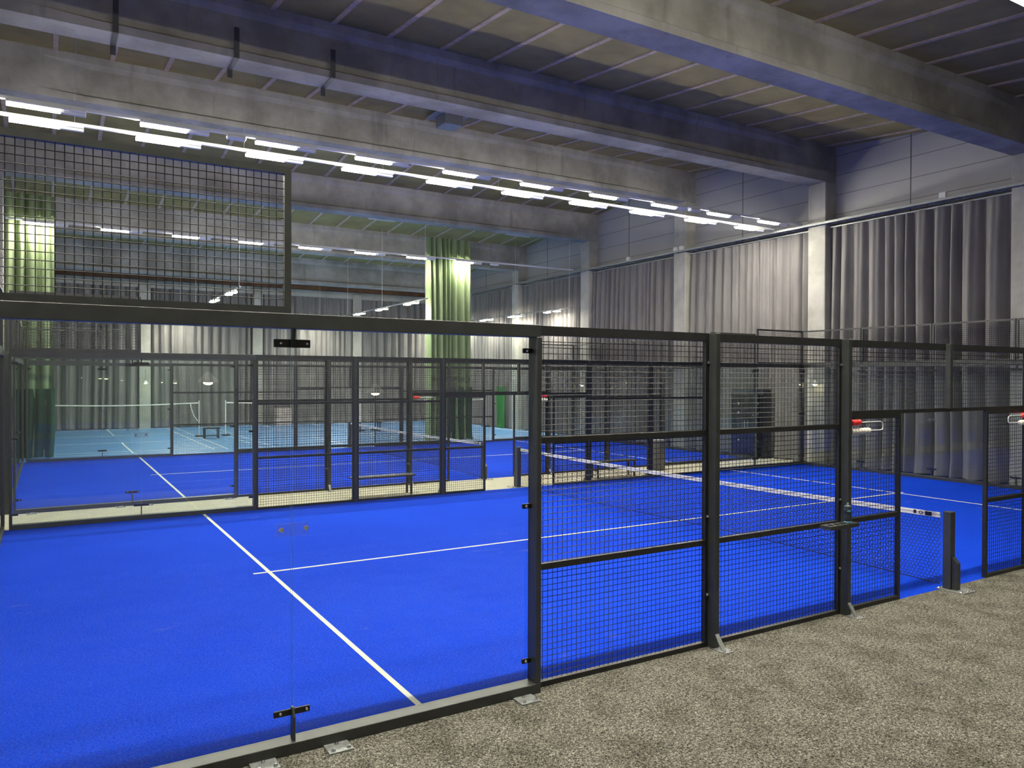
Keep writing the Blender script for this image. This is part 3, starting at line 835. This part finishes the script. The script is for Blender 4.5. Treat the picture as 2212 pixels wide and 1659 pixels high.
# things on the roof and beams
def strap(b):
    b.box(-.045,-.02,0,.045,0,.55); b.box(-.045,-.02,-.012,.045,.64,0)
    b.box(-.045,.62,-.16,.045,.64,.0)
for x, l in ((1.56,'left'),(3.55,'middle'),(5.37,'right')):
    single('beam_strap','strap',strap,M_strap,'dark steel strap hooked over the roof beam, the %s of three' % l,'strap',(x,9.52,8.465),0,'straps on the roof beam')
ru = thing('roof_unit','grey sheet metal ventilation unit under the roof, beside the ridge beam','vent unit',(10.25,14.2,9.62))
part('box','rub',lambda b: b.cbox(-.28,-.3,0,.28,.3,.3,.01),M_steel,ru)
part('flange','ruf',lambda b: b.cbox(-.5,-.5,.3,.5,.5,.34,.01),M_steel,ru)
for a, b2, y, l in ((11.9,13.1,25.0,'left of the tall green curtain'),(18.5,19.8,25.0,'right of the tall green curtain'),(11.8,13.0,30.0,'between the two farthest beams')):
    single('unlit_tube','ut%d%d' % (a,y),lambda b: b.cbox(a,y-.05,roof_z(y)-.14,b2,y+.05,roof_z(y)-.05,.008),M_white,'unlit white tube light under the roof, %s' % l,'light fixture',(0,0,0),0,'unlit tube lights')

# ------------------------------------------------------------------ badminton gear
def badnet(x, label, droop):
    t = thing('badminton_net',label,'badminton net',(x,30,0),0,'badminton nets')
    L = 6.1
    def bn_(b):
        n = 70
        for i in range(n+1):
            xx = L*i/n; zt = 1.46-.07*math.sin(PI*i/n); b.rod((xx,0,zt-.76),(xx,0,zt),.0022)
        for j in range(9):
            z = .70+.76*j/9
            for i in range(12):
                a, c = L*i/12, L*(i+1)/12
                b.rod((a,0,z-.07*math.sin(PI*i/12)),(c,0,z-.07*math.sin(PI*(i+1)/12)),.0022)
    part('netting','bdn',bn_,M_net,t)
    def tp(b):
        n = 24
        for i in range(n):
            a, c = L*i/n, L*(i+1)/n; za, zc = 1.47-.07*math.sin(PI*i/n), 1.47-.07*math.sin(PI*(i+1)/n)
            b.prism([(a,za-.045),(c,zc-.045),(c,zc),(a,za)],'y',-.006,.006)
    part('top_tape','bdt',tp,M_tape,t,label='white top tape')
    if droop:
        part('side_tape','bds',lambda b: b.tube([(L-.32,0,1.44),(L-.28,0,1.2),(L-.18,0,.9),(L-.02,0,.66)],.018,6),M_tape,t,label='white side tape')
    for k, px in enumerate((-.03,L+.03)):
        p_ = thing('badminton_post','slim white badminton post, %s end of the %s' % (('left','right')[k], label.split(' net')[0].replace('badminton','')+' badminton net'),'post',(x+px,30,0),0,'badminton posts')
        part('pole','bdp',lambda b: b.tube([(0,0,.03),(0,0,1.55)],.02,8),M_white,p_)
        part('base','bdb',lambda b: b.cbox(-.15,-.25,0,.15,.25,.05,.01),M_dark_fit,p_)
badnet(0,'white-taped badminton net left of the small black stool',True)
badnet(7.25,'white-taped badminton net right of the small black stool',False)
badnet(14.15,'white-taped badminton net beside the right wall curtains',False)
st = thing('stool','small black bench standing on the light blue floor','bench',(6.4,28.7,0))
part('seat','sts',lambda b: b.cbox(-.32,-.2,.40,.32,.2,.45,.01),M_seat,st)
for sx in (-.27,.27):
    for sy in (-.16,.16): part('leg','stl',lambda b: b.cbox(-.022,-.022,0,.022,.022,.40,.004),M_black,st,(sx,sy,0))
part('lower_shelf','stsh',lambda b: b.cbox(-.26,-.15,.1,.26,.15,.13,.01),M_black,st)
st = thing('low_bench','low black bench on the light blue floor, beyond the second net','bench',(13.6,29.4,0))
part('seat','lbs',lambda b: b.cbox(-.6,-.18,.42,.6,.18,.46,.01),M_seat,st)
for sx in (-.5,.5):
    for sy in (-.14,.14): part('leg','lbl',lambda b: b.cbox(-.02,-.02,0,.02,.02,.42,.004),M_black,st,(sx,sy,0))
for k,(x,y,z,l) in enumerate(((11.3,36.2,.0,'lower'),(11.32,36.22,.46,'upper'))):
    single('wrapped_box','wbx',lambda b: b.cbox(-.4,-.3,.0,.4,.3,.45,.02),M_wrap,'pinkish plastic-wrapped box by the back wall, the %s of a stack' % l,'box',(x,y,z),0,'wrapped boxes')

# ------------------------------------------------------------------ world and view
w = bpy.data.worlds.new('world'); S.world = w; w.use_nodes = True
w.node_tree.nodes['Background'].inputs[0].default_value = (.5,.55,.65,1); w.node_tree.nodes['Background'].inputs[1].default_value = .0
vs = S.view_settings
S.display_settings.display_device = 'sRGB'
vs.view_transform = 'Standard'; vs.look = 'None'; vs.gamma = 1; vs.use_curve_mapping = False
vs.exposure = 0.08
cy = S.cycles
cy.use_denoising = True
try:
    cy.denoiser = 'OPENIMAGEDENOISE'; cy.denoising_input_passes = 'RGB_ALBEDO_NORMAL'
except Exception: pass
cy.use_adaptive_sampling = True; cy.adaptive_threshold = .04
cy.max_bounces = 6; cy.diffuse_bounces = 4; cy.glossy_bounces = 3; cy.transmission_bounces = 4; cy.transparent_max_bounces = 40
cy.caustics_reflective = False; cy.caustics_refractive = False; cy.sample_clamp_indirect = 6
